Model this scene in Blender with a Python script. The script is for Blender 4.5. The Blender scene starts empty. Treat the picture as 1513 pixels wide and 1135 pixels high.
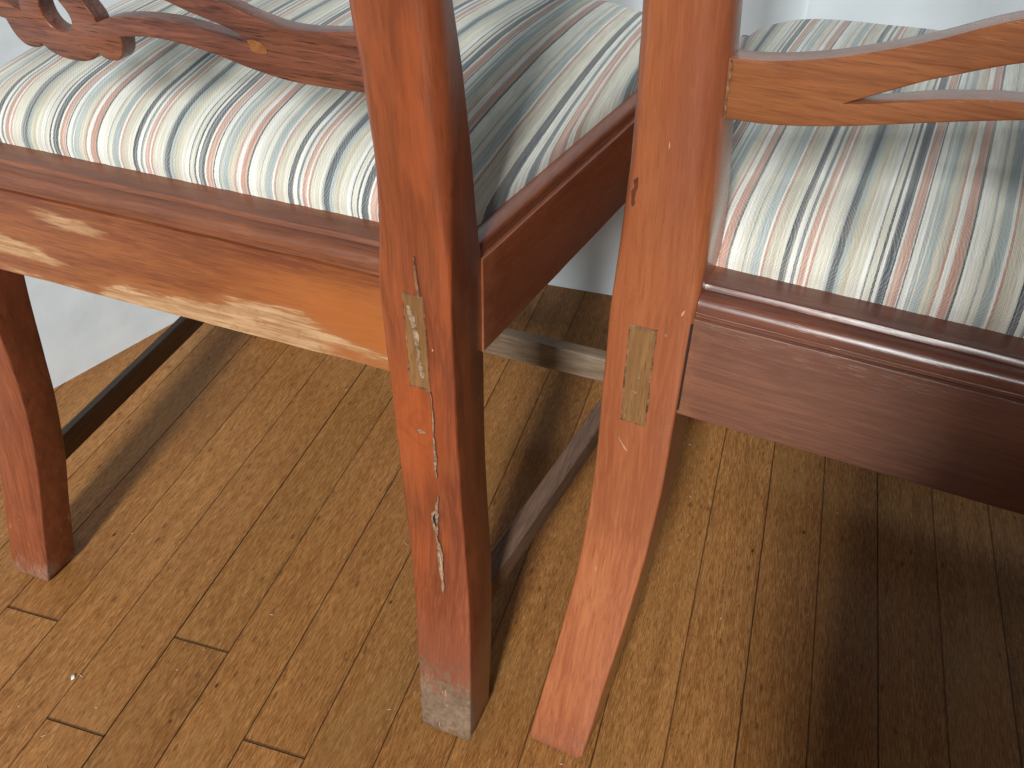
import bpy, bmesh, math, random
from mathutils import Vector, Matrix, noise

random.seed(7)
SC = bpy.context.scene
COL = SC.collection
# ------------------------------------------------------------------ camera
PITCH, ROLL, CAMH = 0.673107, 0.010536, 0.70843
F_PX, W_PX, H_PX = 1376.489, 1513.0, 1135.0
cam = bpy.data.cameras.new('camera')
cam.sensor_fit = 'HORIZONTAL'
cam.sensor_width = 36.0
cam.lens = F_PX / W_PX * 36.0
cam.clip_start = 0.02
cam.clip_end = 60
camo = bpy.data.objects.new('camera', cam)
COL.objects.link(camo)
fw = Vector((0, math.cos(PITCH), -math.sin(PITCH)))
up = Vector((0, math.sin(PITCH), math.cos(PITCH)))
rt = Vector((1, 0, 0))
cr, sr = math.cos(ROLL), math.sin(ROLL)
# image x axis = rt rotated by the roll
xr = rt * cr + up * sr
yr = up * cr - rt * sr
M = Matrix((xr, yr, -fw)).transposed().to_4x4()
M.translation = Vector((0, 0, CAMH))
camo.matrix_world = M
SC.camera = camo

# ------------------------------------------------------------------ light
w = bpy.data.worlds.new('World')
SC.world = w
w.use_nodes = True
w.node_tree.nodes['Background'].inputs[0].default_value = (1.0, 0.93, 0.84, 1)
w.node_tree.nodes['Background'].inputs[1].default_value = 0.022

def area(name, loc, target, sx, sy, power, col, spread=180):
    l = bpy.data.lights.new(name, 'AREA')
    l.shape = 'RECTANGLE'
    l.size, l.size_y = sx, sy
    l.energy = power
    l.color = col
    l.spread = math.radians(spread)
    o = bpy.data.objects.new(name, l)
    COL.objects.link(o)
    o.location = loc
    o.rotation_euler = (Vector(target) - Vector(loc)).to_track_quat('-Z', 'Y').to_euler()
    return o
area('window_light', (-0.97, -3.1, 2.45), (0.0, 0.6, 0.2), 0.44, 1.35, 268, (0.985, 0.985, 0.965))
area('cool_fill_light', (-1.5, -2.3, 2.7), (-0.1, 0.6, 0.2), 1.5, 1.2, 1.5, (0.78, 0.89, 1.0))  # added cool fill, stands for no known window
SC.view_settings.view_transform = 'Standard'
SC.view_settings.look = 'None'
SC.view_settings.exposure = 0.0
SC.view_settings.gamma = 1.0
SC.cycles.use_denoising = True
SC.cycles.max_bounces = 8

# ------------------------------------------------------------------ node helpers
class NT:
    def __init__(s, name):
        s.m = bpy.data.materials.new(name)
        s.m.use_nodes = True
        s.t = s.m.node_tree
        s.b = s.t.nodes['Principled BSDF']
    def n(s, typ, **kw):
        nd = s.t.nodes.new(typ)
        for k, v in kw.items():
            setattr(nd, k, v)
        return nd
    def put(s, sock, v):
        if isinstance(v, bpy.types.NodeSocket):
            s.t.links.new(v, sock)
        elif v is not None:
            if hasattr(sock.default_value, '__len__') and not hasattr(v, '__len__'):
                v = (v,) * len(sock.default_value)
            if hasattr(v, '__len__') and len(v) == 3 and len(sock.default_value) == 4:
                v = (*v, 1)
            sock.default_value = v
    def math(s, op, a, b=None, c=None, clamp=False):
        nd = s.n('ShaderNodeMath', operation=op, use_clamp=clamp)
        s.put(nd.inputs[0], a)
        if b is not None: s.put(nd.inputs[1], b)
        if c is not None: s.put(nd.inputs[2], c)
        return nd.outputs[0]
    def sstep(s, x, lo, hi, a=0.0, b=1.0):
        nd = s.n('ShaderNodeMapRange', interpolation_type='SMOOTHSTEP')
        s.put(nd.inputs[0], x); s.put(nd.inputs[1], lo); s.put(nd.inputs[2], hi)
        s.put(nd.inputs[3], a); s.put(nd.inputs[4], b)
        return nd.outputs[0]
    def mix(s, f, a, b, mode='MIX'):
        nd = s.n('ShaderNodeMix', data_type='RGBA', blend_type=mode)
        s.put(nd.inputs[0], f); s.put(nd.inputs[6], a); s.put(nd.inputs[7], b)
        return nd.outputs[2]
    def coord(s, which='Object'):
        return s.n('ShaderNodeTexCoord').outputs[which]
    def mapping(s, v, scale=(1, 1, 1), loc=(0, 0, 0), rot=(0, 0, 0)):
        nd = s.n('ShaderNodeMapping')
        s.put(nd.inputs[0], v)
        s.put(nd.inputs[1], loc)
        nd.inputs[2].default_value = rot
        nd.inputs[3].default_value = scale
        return nd.outputs[0]
    def noise(s, v, scale, detail=3, rough=0.55, dist=0.0, col=False):
        nd = s.n('ShaderNodeTexNoise')
        s.put(nd.inputs['Vector'], v)
        nd.inputs['Scale'].default_value = scale
        nd.inputs['Detail'].default_value = detail
        nd.inputs['Roughness'].default_value = rough
        nd.inputs['Distortion'].default_value = dist
        return nd.outputs[1 if col else 0]
    def ramp(s, f, stops, interp='LINEAR'):
        nd = s.n('ShaderNodeValToRGB')
        r = nd.color_ramp
        r.interpolation = interp
        while len(r.elements) < len(stops):
            r.elements.new(0.5)
        for i, (p, c) in enumerate(stops):
            r.elements[i].position = p
        for i, (p, c) in enumerate(stops):
            r.elements[i].position = p
            r.elements[i].color = (*c, 1) if len(c) == 3 else c
        s.put(nd.inputs[0], f)
        return nd.outputs[0]
    def sep(s, v):
        nd = s.n('ShaderNodeSeparateXYZ')
        s.put(nd.inputs[0], v)
        return nd.outputs
    def bump(s, h, strength, dist, normal=None):
        nd = s.n('ShaderNodeBump')
        nd.inputs['Strength'].default_value = strength
        nd.inputs['Distance'].default_value = dist
        s.put(nd.inputs['Height'], h)
        if normal is not None: s.put(nd.inputs['Normal'], normal)
        return nd.outputs[0]

AX = {'z': (1, 0.22, 0.055), 'u': (0.055, 1, 1), 'v': (1, 0.055, 1)}

def wood(name, axis, dark, mid, light, seed=0.0, rough=0.36, coat=0.25, pores=0.5, wear=None, fig=1.0, graybloom=None):
    """Stained, varnished hardwood: long figure, fine dark pores, rubbed patches."""
    s = NT(name)
    oc = s.coord()
    v = s.mapping(oc, AX[axis], (seed, seed * 1.7, seed * 0.6))
    warp = s.noise(s.mapping(oc, (1, 1, 1), (seed, 0, 0)), 9, 2, col=True)
    va = s.n('ShaderNodeVectorMath', operation='MULTIPLY_ADD')
    s.put(va.inputs[0], warp); va.inputs[1].default_value = (0.006, 0.006, 0.006); s.put(va.inputs[2], v)
    v2 = va.outputs[0]
    big = s.noise(v2, 34 * fig, 4, 0.6, 0.7)
    fine = s.noise(v2, 260, 3, 0.65)
    col = s.ramp(big, [(0.28, dark), (0.5, mid), (0.72, light)])
    col = s.mix(s.sstep(fine, 0.44, 0.68, 0.0, 0.36), col, dark)
    mid2 = s.noise(s.mapping(v2, (1, 1, 1), (3, 3, 3)), 110, 3, 0.6)
    col = s.mix(s.sstep(mid2, 0.52, 0.72, 0.0, 0.26), col, dark)
    col = s.mix(s.sstep(mid2, 0.46, 0.32, 0.0, 0.25), col, light)
    blotch = s.noise(s.mapping(oc, (1, 1, 1), (seed * 3, 2, 1)), 10, 3, 0.5)
    col = s.mix(s.sstep(blotch, 0.42, 0.75, 0.0, 0.32), col, tuple(c * 0.62 for c in mid))
    col = s.mix(s.sstep(blotch, 0.50, 0.28, 0.0, 0.35), col, light)
    hair = s.noise(s.mapping(v2, (1, 1, 1), (7, 7, 7)), 620, 2, 0.55)
    col = s.mix(s.sstep(hair, 0.52, 0.66, 0.0, 0.42), col, dark)
    col = s.mix(s.sstep(hair, 0.48, 0.36, 0.0, 0.22), col, tuple(min(1, c * 1.25) for c in light))
    # pores: short dark dashes along the grain
    pv = s.mapping(oc, tuple(x * (1.6 if x == 1 else 1.3) for x in AX[axis]), (seed, seed, seed))
    pn = s.noise(pv, 900, 2, 0.5)
    pore = s.sstep(pn, 0.60, 0.70)
    col = s.mix(s.math('MULTIPLY', pore, pores), col, tuple(c * 0.35 for c in dark))
    ro = s.math('MULTIPLY_ADD', blotch, 0.25, rough - 0.12)
    smudge = s.noise(oc, 60, 4, 0.7)
    ro = s.math('MULTIPLY_ADD', smudge, 0.16, s.math('SUBTRACT', ro, 0.08))
    bmp_h = s.math('MULTIPLY_ADD', pore, -0.6, s.math('MULTIPLY', s.noise(oc, 45, 3), 0.8))
    if wear:
        col, ro, coatv = wear(s, oc, col, ro)
        s.put(s.b.inputs['Coat Weight'], s.math('MULTIPLY', coatv, coat))
    else:
        s.b.inputs['Coat Weight'].default_value = coat
    s.put(s.b.inputs['Base Color'], col)
    s.put(s.b.inputs['Roughness'], ro)
    s.b.inputs['Coat Roughness'].default_value = graybloom or 0.26
    s.put(s.b.inputs['Normal'], s.bump(bmp_h, 0.25, 0.0006))
    return s.m

HB, HT = 0.345, 0.4148

def edge_nick(s, oc, amt=0.5):
    """Lighter rubbed arrises, from the geometry's pointiness."""
    g = s.n('ShaderNodeNewGeometry')
    n = s.noise(oc, 70, 3, 0.7)
    p = s.math('ADD', g.outputs['Pointiness'], s.math('MULTIPLY', s.math('SUBTRACT', n, 0.5), 0.10))
    return s.math('MULTIPLY', s.sstep(p, 0.56, 0.66), amt)

BARE = (0.34, 0.185, 0.085)
BARE2 = (0.50, 0.315, 0.165)

def wear_rail_left(s, oc, col, ro):
    X, Y, Z = s.sep(oc)
    n1 = s.noise(s.mapping(oc, (0.16, 1, 1)), 75, 5, 0.68)
    n2 = s.noise(s.mapping(oc, (0.08, 1, 1), (3, 1, 2)), 300, 3, 0.6)
    # orange rubbed zone towards the right end
    org = s.math('MULTIPLY', s.sstep(s.math('ADD', X, s.math('MULTIPLY', n1, 0.06)), 0.07, 0.17),
                 s.sstep(s.math('ADD', Z, s.math('MULTIPLY', n1, 0.03)), 0.432, 0.40))
    col = s.mix(s.math('MULTIPLY', org, 0.6), col, (0.40, 0.125, 0.028))
    # bare strip along the lower edge, widest between -0.05 and 0.15
    width = s.ramp(s.math('MULTIPLY_ADD', X, 2.5, 0.5), [
        (0.10, (0.05,) * 3), (0.22, (0.05,) * 3), (0.36, (0.10,) * 3), (0.43, (0.52,) * 3),
        (0.50, (0.50,) * 3), (0.60, (0.62,) * 3), (0.66, (0.90,) * 3), (0.78, (1.0,) * 3), (0.86, (0.62,) * 3), (0.93, (0.35,) * 3)])
    hgt = s.math('SUBTRACT', Z, HB)
    edge = s.math('SUBTRACT', s.math('MULTIPLY', width, 0.029), hgt)
    edge = s.math('ADD', edge, s.math('MULTIPLY', s.math('SUBTRACT', n1, 0.5), 0.034))
    edge = s.math('ADD', edge, s.math('MULTIPLY', s.math('SUBTRACT', n2, 0.5), 0.016))
    m = s.sstep(edge, -0.0022, 0.0024, 0.0, 0.92)
    hole = s.math('MULTIPLY', s.sstep(X, 0.12, 0.145), s.sstep(hgt, 0.014, 0.009))
    hole = s.math('MULTIPLY', hole, s.sstep(n1, 0.60, 0.50))
    m = s.math('MULTIPLY', m, s.math('SUBTRACT', 1.0, hole))
    # two rubbed streaks towards the left end
    def blob(cx, cz, rx, rz, k=1.0):
        a = s.math('DIVIDE', s.math('SUBTRACT', X, cx), rx)
        dz = s.math('SUBTRACT', Z, cz)
        b = s.math('DIVIDE', s.math('ADD', dz, s.math('MULTIPLY', s.math('SUBTRACT', X, cx), 0.09)), rz)
        r = s.math('SQRT', s.math('ADD', s.math('MULTIPLY', a, a), s.math('MULTIPLY', b, b)))
        r = s.math('ADD', r, s.math('ADD', s.math('MULTIPLY', s.math('SUBTRACT', n1, 0.5), 2.8), s.math('MULTIPLY', s.math('SUBTRACT', n2, 0.5), 1.6)))
        return s.math('MULTIPLY', s.sstep(r, 1.15, 0.55), k)
    b1 = blob(-0.063, 0.4005, 0.030, 0.0058, 0.8)
    b2 = blob(-0.128, 0.371, 0.040, 0.0085, 0.9)
    m = s.math('MAXIMUM', m, s.math('MAXIMUM', b1, b2))
    thin = s.sstep(edge, -0.010, 0.0, 0.0, 0.65)
    col = s.mix(thin, col, (0.31, 0.115, 0.040))
    bare = s.mix(s.sstep(n2, 0.35, 0.65), BARE, BARE2)
    n4 = s.noise(s.mapping(oc, (0.05, 1, 1), (9, 1, 2)), 700, 2, 0.6)
    bare = s.mix(s.sstep(n4, 0.52, 0.66, 0, 0.6), bare, (0.25, 0.10, 0.035))
    bare = s.mix(s.sstep(s.noise(oc, 130, 3), 0.55, 0.72, 0, 0.5), bare, (0.27, 0.11, 0.035))
    col = s.mix(m, col, bare)
    ro = s.math('MAXIMUM', ro, s.math('MULTIPLY', m, 0.75))
    return col, ro, s.math('SUBTRACT', 1.0, m)

def foot_wear(s, oc, col, ro, top, soft, amount, gcol=(0.26, 0.215, 0.16), slope=None):
    X, Y, Z = s.sep(oc)
    n1 = s.noise(s.mapping(oc, (1, 1, 0.6)), 55, 5, 0.7)
    n2 = s.noise(oc, 240, 4, 0.7)
    n3 = s.noise(s.mapping(oc, (1, 1, 0.12), (5, 2, 1)), 260, 3, 0.6)
    stk = s.noise(s.mapping(oc, (1, 1, 0.10), (8, 1, 1)), 330, 3, 0.6)
    lev = s.math('ADD', s.math('ADD', s.math('MULTIPLY_ADD', n1, 0.07, Z), s.math('MULTIPLY', s.math('SUBTRACT', stk, 0.5), 0.085)), s.math('MULTIPLY', n2, 0.014))
    if slope is not None: lev = s.math('ADD', lev, slope)
    m = s.math('MULTIPLY', s.sstep(lev, top + soft, top - soft * 0.3), s.sstep(Y, -0.010, -0.022))
    g = s.ramp(s.math('MULTIPLY_ADD', n1, 0.5, s.math('MULTIPLY', n2, 0.5)), [(0.36, tuple(c * 0.45 for c in gcol)), (0.5, gcol), (0.63, tuple(min(1, c * 1.6) for c in gcol))])
    col = s.mix(s.math('MULTIPLY', m, amount), col, g)
    scr = s.math('MULTIPLY', s.sstep(n3, 0.66, 0.71), s.sstep(Z, 0.11, 0.03))
    col = s.mix(s.math('MULTIPLY', scr, 0.45), col, (0.55, 0.34, 0.24))
    ro = s.math('MAXIMUM', ro, s.math('MULTIPLY', m, 0.7))
    return col, ro, s.math('SUBTRACT', 1.0, s.math('MULTIPLY', m, amount))

def wear_sheen_leg_L(s, oc, col, ro):
    X, Y, Z = s.sep(oc)
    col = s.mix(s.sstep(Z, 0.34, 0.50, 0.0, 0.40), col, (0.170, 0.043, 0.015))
    # knot and red-orange flame in the figure below the seat
    kv = s.mapping(oc, (1, 1, 0.42), (-0.1925, 0, -0.305 * 0.42))
    dist = s.n('ShaderNodeVectorMath', operation='LENGTH'); 
    cmb = s.n('ShaderNodeCombineXYZ'); kx, ky, kz = s.sep(kv); s.put(cmb.inputs[0], kx); s.put(cmb.inputs[2], kz)
    s.put(dist.inputs[0], cmb.outputs[0])
    rad = dist.outputs['Value']
    ring = s.math('SINE', s.math('MULTIPLY', s.math('ADD', rad, s.math('MULTIPLY', s.noise(oc, 30, 3), 0.040)), 620))
    fall = s.sstep(rad, 0.034, 0.006)
    col = s.mix(s.math('MULTIPLY', fall, 0.55), col, (0.40, 0.085, 0.022))
    col = s.mix(s.math('MULTIPLY', s.math('MULTIPLY', fall, s.sstep(ring, 0.0, 1.0)), 0.28), col, (0.20, 0.04, 0.012))
    # contour lines lower down (cathedral grain)
    a = s.math('MULTIPLY', s.math('SUBTRACT', X, 0.213), 1.0)
    q = s.math('ADD', s.math('MULTIPLY', s.math('MULTIPLY', a, a), 70.0), Z)
    rg = s.math('SINE', s.math('MULTIPLY', s.math('ADD', q, s.math('MULTIPLY', s.noise(oc, 18, 2), 0.05)), 420))
    msk = s.math('MULTIPLY', s.sstep(Z, 0.21, 0.15), s.sstep(rg, 0.55, 1.0))
    col = s.mix(s.math('MULTIPLY', msk, 0.14), col, (0.16, 0.032, 0.012))
    # pinkish reflected sheen painted low down, warmer flame in the middle
    low = s.math('MULTIPLY', s.sstep(s.math('MULTIPLY_ADD', s.noise(oc, 14, 3), 0.08, Z), 0.20, 0.11), 0.55)
    col = s.mix(low, col, (0.215, 0.072, 0.040))
    fl = s.sstep(s.noise(s.mapping(oc, (1, 1, 0.18), (2, 2, 6)), 60, 2), 0.50, 0.68, 0, 0.35)
    col = s.mix(s.math('MULTIPLY', fl, s.sstep(Z, 0.12, 0.2)), col, (0.42, 0.095, 0.026))
    e = edge_nick(s, oc, 0.5)
    col = s.mix(e, col, (0.50, 0.20, 0.09))
    Z2 = s.math('MULTIPLY_ADD', s.math('SUBTRACT', X, 0.215), 0.22, 0.0)
    return foot_wear(s, oc, col, ro, 0.094, 0.030, 0.85, (0.175, 0.125, 0.080), Z2)

def wear_leg_far(s, oc, col, ro):
    e = edge_nick(s, oc, 0.45)
    col = s.mix(e, col, (0.45, 0.20, 0.10))
    return foot_wear(s, oc, col, ro, 0.045, 0.03, 0.6, (0.30, 0.20, 0.14))

def wear_shade_leg_R(s, oc, col, ro):
    X, Y, Z = s.sep(oc)
    n = s.noise(s.mapping(oc, (1, 1, 0.35)), 22, 3, 0.5)
    col = s.mix(s.sstep(Z, 0.20, 0.42, 0.0, 0.45), col, (0.215, 0.056, 0.017))
    # grey-violet shade and sky reflection painted in towards the right
    m = s.math('MULTIPLY', s.sstep(n, 0.40, 0.75), s.sstep(X, -0.215, -0.185))
    col = s.mix(s.math('MULTIPLY', m, 0.40), col, (0.17, 0.060, 0.045))
    e = edge_nick(s, oc, 0.6)
    col = s.mix(e, col, (0.48, 0.22, 0.13))
    return foot_wear(s, oc, col, ro, 0.028, 0.05, 0.55, (0.20, 0.11, 0.10))

def wear_plain(s, oc, col, ro):
    e = edge_nick(s, oc, 0.5)
    col = s.mix(e, col, (0.42, 0.17, 0.08))
    return col, ro, s.math('SUBTRACT', 1.0, e)

def wear_slat(s, oc, col, ro):
    st = s.noise(s.mapping(oc, (0.07, 1, 1), (1, 5, 2)), 420, 3, 0.7)
    col = s.mix(s.sstep(st, 0.52, 0.68, 0, 0.85), col, (0.035, 0.011, 0.010))
    e = edge_nick(s, oc, 0.35)
    col = s.mix(e, col, (0.34, 0.13, 0.06))
    return col, ro, 0.6

D1, D2, D3 = (0.150, 0.030, 0.010), (0.285, 0.066, 0.020), (0.380, 0.105, 0.030)
MAT = {}
MAT['leg_L'] = wood('mahogany_scuffed_leg', 'z', (0.1264, 0.0271, 0.0111), (0.2289, 0.0565, 0.0211), (0.3067, 0.0905, 0.0330), 1.3, 0.34, 0.5, 0.35, wear_sheen_leg_L)
MAT['leg_far'] = wood('mahogany_far_leg', 'z', (0.12, 0.028, 0.012), (0.215, 0.056, 0.022), (0.30, 0.090, 0.036), 4.1, 0.40, 0.25, 0.35, wear_leg_far)
MAT['leg_R'] = wood('mahogany_polished_leg', 'z', (0.2395, 0.0634, 0.0259), (0.3252, 0.1004, 0.0409), (0.4257, 0.1538, 0.0629), 7.7, 0.30, 0.6, 0.25, wear_shade_leg_R)
MAT['rail_L'] = wood('mahogany_rubbed_rail', 'u', (0.1193, 0.0271, 0.0081), (0.2108, 0.0589, 0.0156), (0.2823, 0.0939, 0.0230), 2.9, 0.44, 0.2, 0.45, wear_rail_left)
MAT['mould_L'] = wood('mahogany_dusty_moulding', 'u', (0.1125, 0.0342, 0.0162), (0.1800, 0.0576, 0.0252), (0.2340, 0.0855, 0.0378), 5.9, 0.42, 0.2, 0.35, wear_plain)
MAT['rail_R'] = wood('mahogany_shaded_rail', 'u', (0.1026, 0.0399, 0.0243), (0.1466, 0.0598, 0.0376), (0.1955, 0.0778, 0.0435), 8.3, 0.36, 0.5, 0.3, wear_plain)  # cool purplish shade on the rail is put into its wood colour
MAT['mould_R'] = wood('mahogany_glossy_moulding', 'u', (0.080, 0.028, 0.018), (0.125, 0.045, 0.028), (0.180, 0.062, 0.036), 8.8, 0.36, 0.5, 0.3, wear_plain, 1.0, 0.28)
MAT['side'] = wood('mahogany_side_rail', 'v', (0.1105, 0.0255, 0.0093), (0.1700, 0.0425, 0.0153), (0.2210, 0.0612, 0.0213), 3.3, 0.36, 0.4, 0.3, wear_plain)
MAT['slat_L'] = wood('mahogany_streaky_slat', 'u', (0.0720, 0.0237, 0.0158), (0.1692, 0.0559, 0.0317), (0.2520, 0.0908, 0.0432), 6.1, 0.42, 0.25, 1.0, wear_slat, 1.6)
MAT['slat_R'] = wood('mahogany_honey_slat', 'u', (0.1349, 0.0422, 0.0179), (0.2179, 0.0757, 0.0288), (0.2904, 0.1078, 0.0399), 9.2, 0.30, 0.4, 0.3, wear_plain)
MAT['stretch'] = wood('worn_grey_brown_stretcher', 'v', (0.075, 0.038, 0.024), (0.155, 0.088, 0.058), (0.24, 0.150, 0.100), 2.2, 0.5, 0.1, 0.5, wear_plain)
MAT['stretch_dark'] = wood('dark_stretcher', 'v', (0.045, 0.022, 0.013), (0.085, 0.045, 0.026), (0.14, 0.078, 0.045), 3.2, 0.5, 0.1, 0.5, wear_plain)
MAT['stretch_x'] = wood('bare_grey_stretcher', 'u', (0.1084, 0.0708, 0.0421), (0.1951, 0.1381, 0.0883), (0.2818, 0.2124, 0.1426), 1.2, 0.6, 0.0, 0.5)
MAT['plug'] = wood('plain_tenon_end', 'z', (0.15, 0.070, 0.024), (0.225, 0.112, 0.040), (0.29, 0.150, 0.058), 1.9, 0.45, 0.15, 0.6)

def simple(name, col, rough, n_scale=200, var=0.35, bump=0.3, metallic=0):
    s = NT(name)
    oc = s.coord()
    n = s.noise(oc, n_scale, 4, 0.65)
    c = s.ramp(n, [(0.3, tuple(x * (1 - var) for x in col)), (0.7, tuple(min(1, x * (1 + var)) for x in col))])
    s.put(s.b.inputs['Base Color'], c)
    s.b.inputs['Roughness'].default_value = rough
    s.put(s.b.inputs['Normal'], s.bump(n, bump, 0.0004))
    return s.m
MAT['glue'] = simple('dry_glue_and_dirt', (0.17, 0.085, 0.045), 0.45, 160, 0.95)
MAT['amber'] = simple('amber_patch', (0.21, 0.082, 0.026), 0.4, 200, 0.3)
MAT['filler'] = simple('grey_filler', (0.245, 0.165, 0.105), 0.45, 320, 0.8)
MAT['split'] = simple('dark_split', (0.095, 0.026, 0.012), 0.5, 300, 0.5)
MAT['palechip'] = simple('pale_chip', (0.46, 0.27, 0.17), 0.5, 300, 0.3)
MAT['groove'] = simple('dark_groove', (0.018, 0.008, 0.006), 0.6)
MAT['crumb'] = simple('white_crumb', (0.85, 0.84, 0.78), 0.6)
MAT['lint'] = simple('pale_lint', (0.62, 0.58, 0.48), 0.7)

# wall
s = NT('white_plaster')
oc = s.coord()
n = s.noise(oc, 16, 3, 0.5)
n2 = s.noise(s.mapping(oc, (1, 1, 1), (4, 4, 4)), 120, 3, 0.6)
c = s.mix(s.sstep(n, 0.3, 0.7), (0.73, 0.835, 0.895), (0.79, 0.885, 0.935))
c = s.mix(s.sstep(n2, 0.6, 0.78, 0, 0.12), c, (0.66, 0.71, 0.74))
s.put(s.b.inputs['Base Color'], c)
s.b.inputs['Roughness'].default_value = 0.75
s.put(s.b.inputs['Normal'], s.bump(s.math('MULTIPLY_ADD', n2, 0.05, s.math('ADD', n, s.math('MULTIPLY', s.noise(s.mapping(oc, (1, 1, 2.5)), 5, 2, 0.4), 4.0))), 0.22, 0.006))
MAT['wall'] = s.m

# floor boards: each board has its own frame, x across, y along
s = NT('oak_strip_varnished')
oc = s.coord()
oi = s.n('ShaderNodeObjectInfo')
rnd = oi.outputs['Random']
off = s.n('ShaderNodeCombineXYZ')
s.put(off.inputs[0], s.math('MULTIPLY', rnd, 37.0))
s.put(off.inputs[1], s.math('MULTIPLY', rnd, 91.0))
s.put(off.inputs[2], s.math('MULTIPLY', rnd, 13.0))
va = s.n('ShaderNodeVectorMath', operation='ADD')
s.put(va.inputs[0], oc); s.put(va.inputs[1], off.outputs[0])
p = va.outputs[0]
loc = s.coord('Object')
wv = s.noise(s.mapping(p, (1, 0.25, 1)), 8, 2, 0.5, col=True)
wm = s.n('ShaderNodeVectorMath', operation='MULTIPLY_ADD')
s.put(wm.inputs[0], wv); wm.inputs[1].default_value = (0.007, 0.0, 0.0); s.put(wm.inputs[2], p)
pg = wm.outputs[0]
g1 = s.noise(s.mapping(pg, (1, 0.035, 1)), 95, 4, 0.62)
g2 = s.noise(s.mapping(pg, (1, 0.10, 1)), 950, 2, 0.6)
g3 = s.noise(s.mapping(pg, (1, 0.14, 1)), 1500, 2, 0.5)
bl = s.noise(s.mapping(p, (1, 0.5, 1)), 9, 4, 0.6)
c = s.ramp(g1, [(0.25, (0.215, 0.092, 0.026)), (0.5, (0.300, 0.138, 0.043)), (0.75, (0.380, 0.188, 0.065))])
c = s.mix(s.sstep(g2, 0.50, 0.66, 0, 0.60), c, (0.155, 0.070, 0.022))
c = s.mix(s.sstep(g2, 0.48, 0.32, 0, 0.50), c, (0.50, 0.30, 0.125))
g4 = s.noise(s.mapping(pg, (1, 0.05, 1)), 1400, 2, 0.5)
c = s.mix(s.sstep(g4, 0.50, 0.68, 0, 0.35), c, (0.13, 0.06, 0.02))
c = s.mix(s.sstep(g4, 0.50, 0.34, 0, 0.25), c, (0.55, 0.36, 0.17))
c = s.mix(s.sstep(g3, 0.60, 0.70, 0, 0.75), c, (0.060, 0.026, 0.010))
c = s.mix(s.sstep(bl, 0.45, 0.75, 0, 0.30), c, (0.170, 0.085, 0.032))
c = s.mix(s.sstep(bl, 0.50, 0.30, 0, 0.30), c, (0.300, 0.185, 0.075))
# whole-board tint
tint = s.ramp(s.math('FRACT', s.math('MULTIPLY', rnd, 7.31)), [
    (0.0, (0.86, 0.78, 0.68)), (0.3, (1.10, 1.0, 0.88)), (0.55, (0.98, 0.87, 0.74)), (0.8, (1.18, 1.09, 0.94)), (1.0, (0.94, 0.86, 0.72))])
c = s.mix(1.0, c, tint, 'MULTIPLY')
# flecks: little dark specks and worm holes
vo = s.n('ShaderNodeTexVoronoi'); vo.inputs['Scale'].default_value = 62
s.put(vo.inputs['Vector'], s.mapping(p, (1, 0.55, 1)))
sel = s.sep(vo.outputs['Color'])[0]
spk = s.math('MULTIPLY', s.sstep(vo.outputs['Distance'], 0.12, 0.05), s.math('GREATER_THAN', sel, 0.92))
c = s.mix(s.math('MULTIPLY', spk, 0.85), c, (0.030, 0.014, 0.008))
vo2 = s.n('ShaderNodeTexVoronoi'); vo2.inputs['Scale'].default_value = 150
s.put(vo2.inputs['Vector'], s.mapping(p, (1, 0.35, 1)))
sel2 = s.sep(vo2.outputs['Color'])[1]
spk2 = s.math('MULTIPLY', s.sstep(vo2.outputs['Distance'], 0.30, 0.12), s.math('GREATER_THAN', sel2, 0.90))
c = s.mix(s.math('MULTIPLY', spk2, 0.55), c, (0.070, 0.030, 0.012))
lx, ly, lz = s.sep(oc)
ed = s.math('MINIMUM', lx, s.math('SUBTRACT', 0.0556, lx))
ed = s.math('ADD', ed, s.math('MULTIPLY', s.math('SUBTRACT', s.noise(p, 60, 3), 0.5), 0.0016))
jd = s.math('FRACT', s.math('MULTIPLY', rnd, 17.3))
c = s.mix(s.math('MULTIPLY', s.sstep(ed, 0.0012, 0.0003, 0, 1.0), s.math('MULTIPLY_ADD', jd, 0.45, 0.42)), c, (0.045, 0.020, 0.010))
edy = s.math('ADD', ly, s.math('MULTIPLY', s.math('SUBTRACT', s.noise(p, 90, 3), 0.5), 0.002))
c = s.mix(s.sstep(edy, 0.0022, 0.0004, 0, 0.8), c, (0.040, 0.018, 0.010))
s.put(s.b.inputs['Base Color'], c)
s.put(s.b.inputs['Roughness'], s.math('MULTIPLY_ADD', bl, 0.22, s.math('MULTIPLY_ADD', g2, 0.18, 0.26)))
s.b.inputs['Specular IOR Level'].default_value = 0.22
hh = s.math('ADD', s.math('MULTIPLY', g2, -0.5), s.math('ADD', s.math('MULTIPLY', g3, -0.5), s.math('MULTIPLY', spk, -1.0)))
s.put(s.b.inputs['Normal'], s.bump(hh, 0.35, 0.0006))
MAT['floor'] = s.m
MAT['subfloor'] = simple('dark_subfloor', (0.022, 0.012, 0.008), 0.8)

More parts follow.
